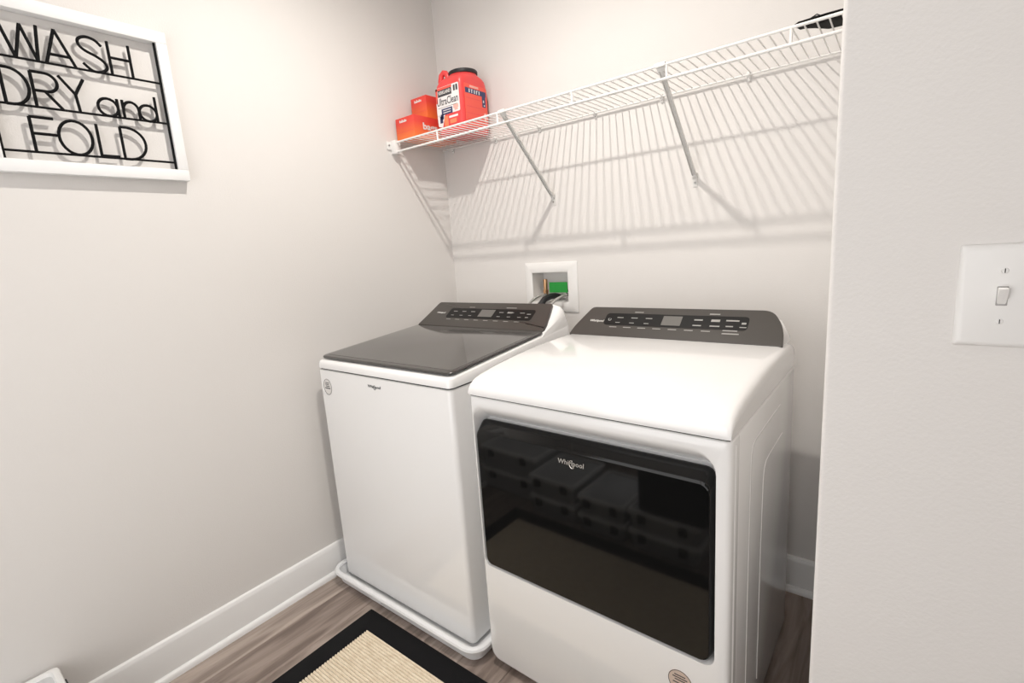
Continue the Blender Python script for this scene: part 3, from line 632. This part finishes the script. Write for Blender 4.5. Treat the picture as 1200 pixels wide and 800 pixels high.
for z in (0.03015, -0.03015):
    s = tube('screw', 'plastic', [(0, -0.0060, z), (0, -0.0074, z)], [0.0036, 0.0030], 12, sw)
    box('slot', 'gap', -0.0004, 0.0004, -0.0078, -0.0072, z-0.0026, z+0.0026, 0, s)

# ================================================================== RUG
RX0, RX1, RY0, RY1, BW = 0.308, 1.52, -1.612, -0.913, 0.076
rug = thing('rug', 'beige ribbed rug with wide black border in front of the washer', 'rug', ((RX0+RX1)/2, (RY0+RY1)/2, 0))
rxf = Matrix.Translation((-(RX0+RX1)/2, -(RY0+RY1)/2, 0))
bm = bmesh.new()
a_loft(bm, [ring2(rrect(RX0+i, RX1-i, RY0+i, RY1-i, 0.004, 2), z) for i, z in ((0, 0.0004), (0, 0.004), (0.003, 0.0065), (BW-0.002, 0.0065), (BW, 0.0035))], cap0=True, cap1=True)
fin(bm, 'border', 'rugb', rug, xf=rxf)
bm = bmesh.new(); y = RY0+BW; NS = 24
rows = []
while y < RY1-BW+1e-6:
    for k in range(6):
        f = k/6; rows.append((y+0.0095*f, 0.0030+0.0052*abs(math.sin(math.pi*f))**0.7))
    y += 0.0095
vs = []
for (yy, zz) in rows:
    yy = min(yy, RY1-BW)
    vs.append([bm.verts.new((RX0+BW+(RX1-RX0-2*BW)*j/NS, yy + 0.0012*math.sin(j*1.7+yy*40)*0, zz)) for j in range(NS+1)])
for i in range(len(vs)-1):
    for j in range(NS): bm.faces.new((vs[i][j], vs[i][j+1], vs[i+1][j+1], vs[i+1][j]))
o = fin(bm, 'ribbed_weave', 'rugw', rug, xf=rxf, angle=80); o['kind'] = 'stuff'

# ================================================================== STORAGE BINS (seen mirrored in the dryer door)
def bin_(x0, z0, wd, y0, dep, h, label, m_='binp'):
    t = thing('storage_bin', label, 'storage bin', (x0+wd/2, y0-dep/2, z0), 0, 'plastic bins mirrored in the dryer door')
    r0 = lambda i, z, g=0: ring2(rrect(-wd/2+0.012+i, wd/2-0.012-i, -dep/2+0.012+i, dep/2-0.012-i, 0.015, 3), z)
    loft('tub', m_, [r0(0.010, 0.0), r0(0.004, 0.003), r0(-0.004, h-0.02)], t)
    loft('bin_lid', 'binl', [r0(-0.004, h-0.0195), r0(-0.011, h-0.019), r0(-0.011, h-0.008), r0(-0.009, h-0.003), r0(-0.004, h), r0(0.004, h-0.001), r0(0.008, h-0.010)], t)
    loft('lid_panel', m_, [r0(0.0065, h-0.0095), r0(0.008, h-0.0088)], t)
    for sx in (-0.28, 0.28): box('latch', 'rubber', wd*sx-0.016, wd*sx+0.016, dep/2-0.010, dep/2+0.003, h-0.05, h-0.012, 0.002, t)
    return t
YB = -1.622
bin_(0.012, 0.001, 0.37, -1.694, 0.32, 0.118, 'white-rimmed bin at bottom of the stack against the left wall, mirrored in dryer door')
bin_(0.012, 0.119, 0.37, -1.694, 0.32, 0.118, 'white-rimmed bin whose corner pokes in at the bottom left by the wall')
for bx_, bw_, bh_, nm in ((0.386, 0.258, 0.098, 'second stack from the left wall'), (0.652, 0.232, 0.084, 'third stack from the left wall'), (0.892, 0.296, 0.088, 'right-hand stack')):
    bin_(bx_, 0.001, bw_, YB, 0.30, bh_, 'grey bin at bottom of the %s, mirrored in dryer door' % nm)
    bin_(bx_, 0.0015+bh_, bw_, YB+0.003, 0.30, bh_, 'grey bin on top of the %s, mirrored in dryer door' % nm)
bc = thing('black_case', 'black case on the right stack of bins, mirrored as black block in dryer door', 'case', (1.075, YB-0.125, 0.179))
box('case_shell', 'cloth', -0.135, 0.135, -0.12, 0.12, 0, 0.24, 0.012, bc)
tube('case_handle', 'rubber', [(-0.04, 0, 0.238), (-0.035, 0, 0.256), (0.035, 0, 0.256), (0.04, 0, 0.238)], 0.006, 8, bc)
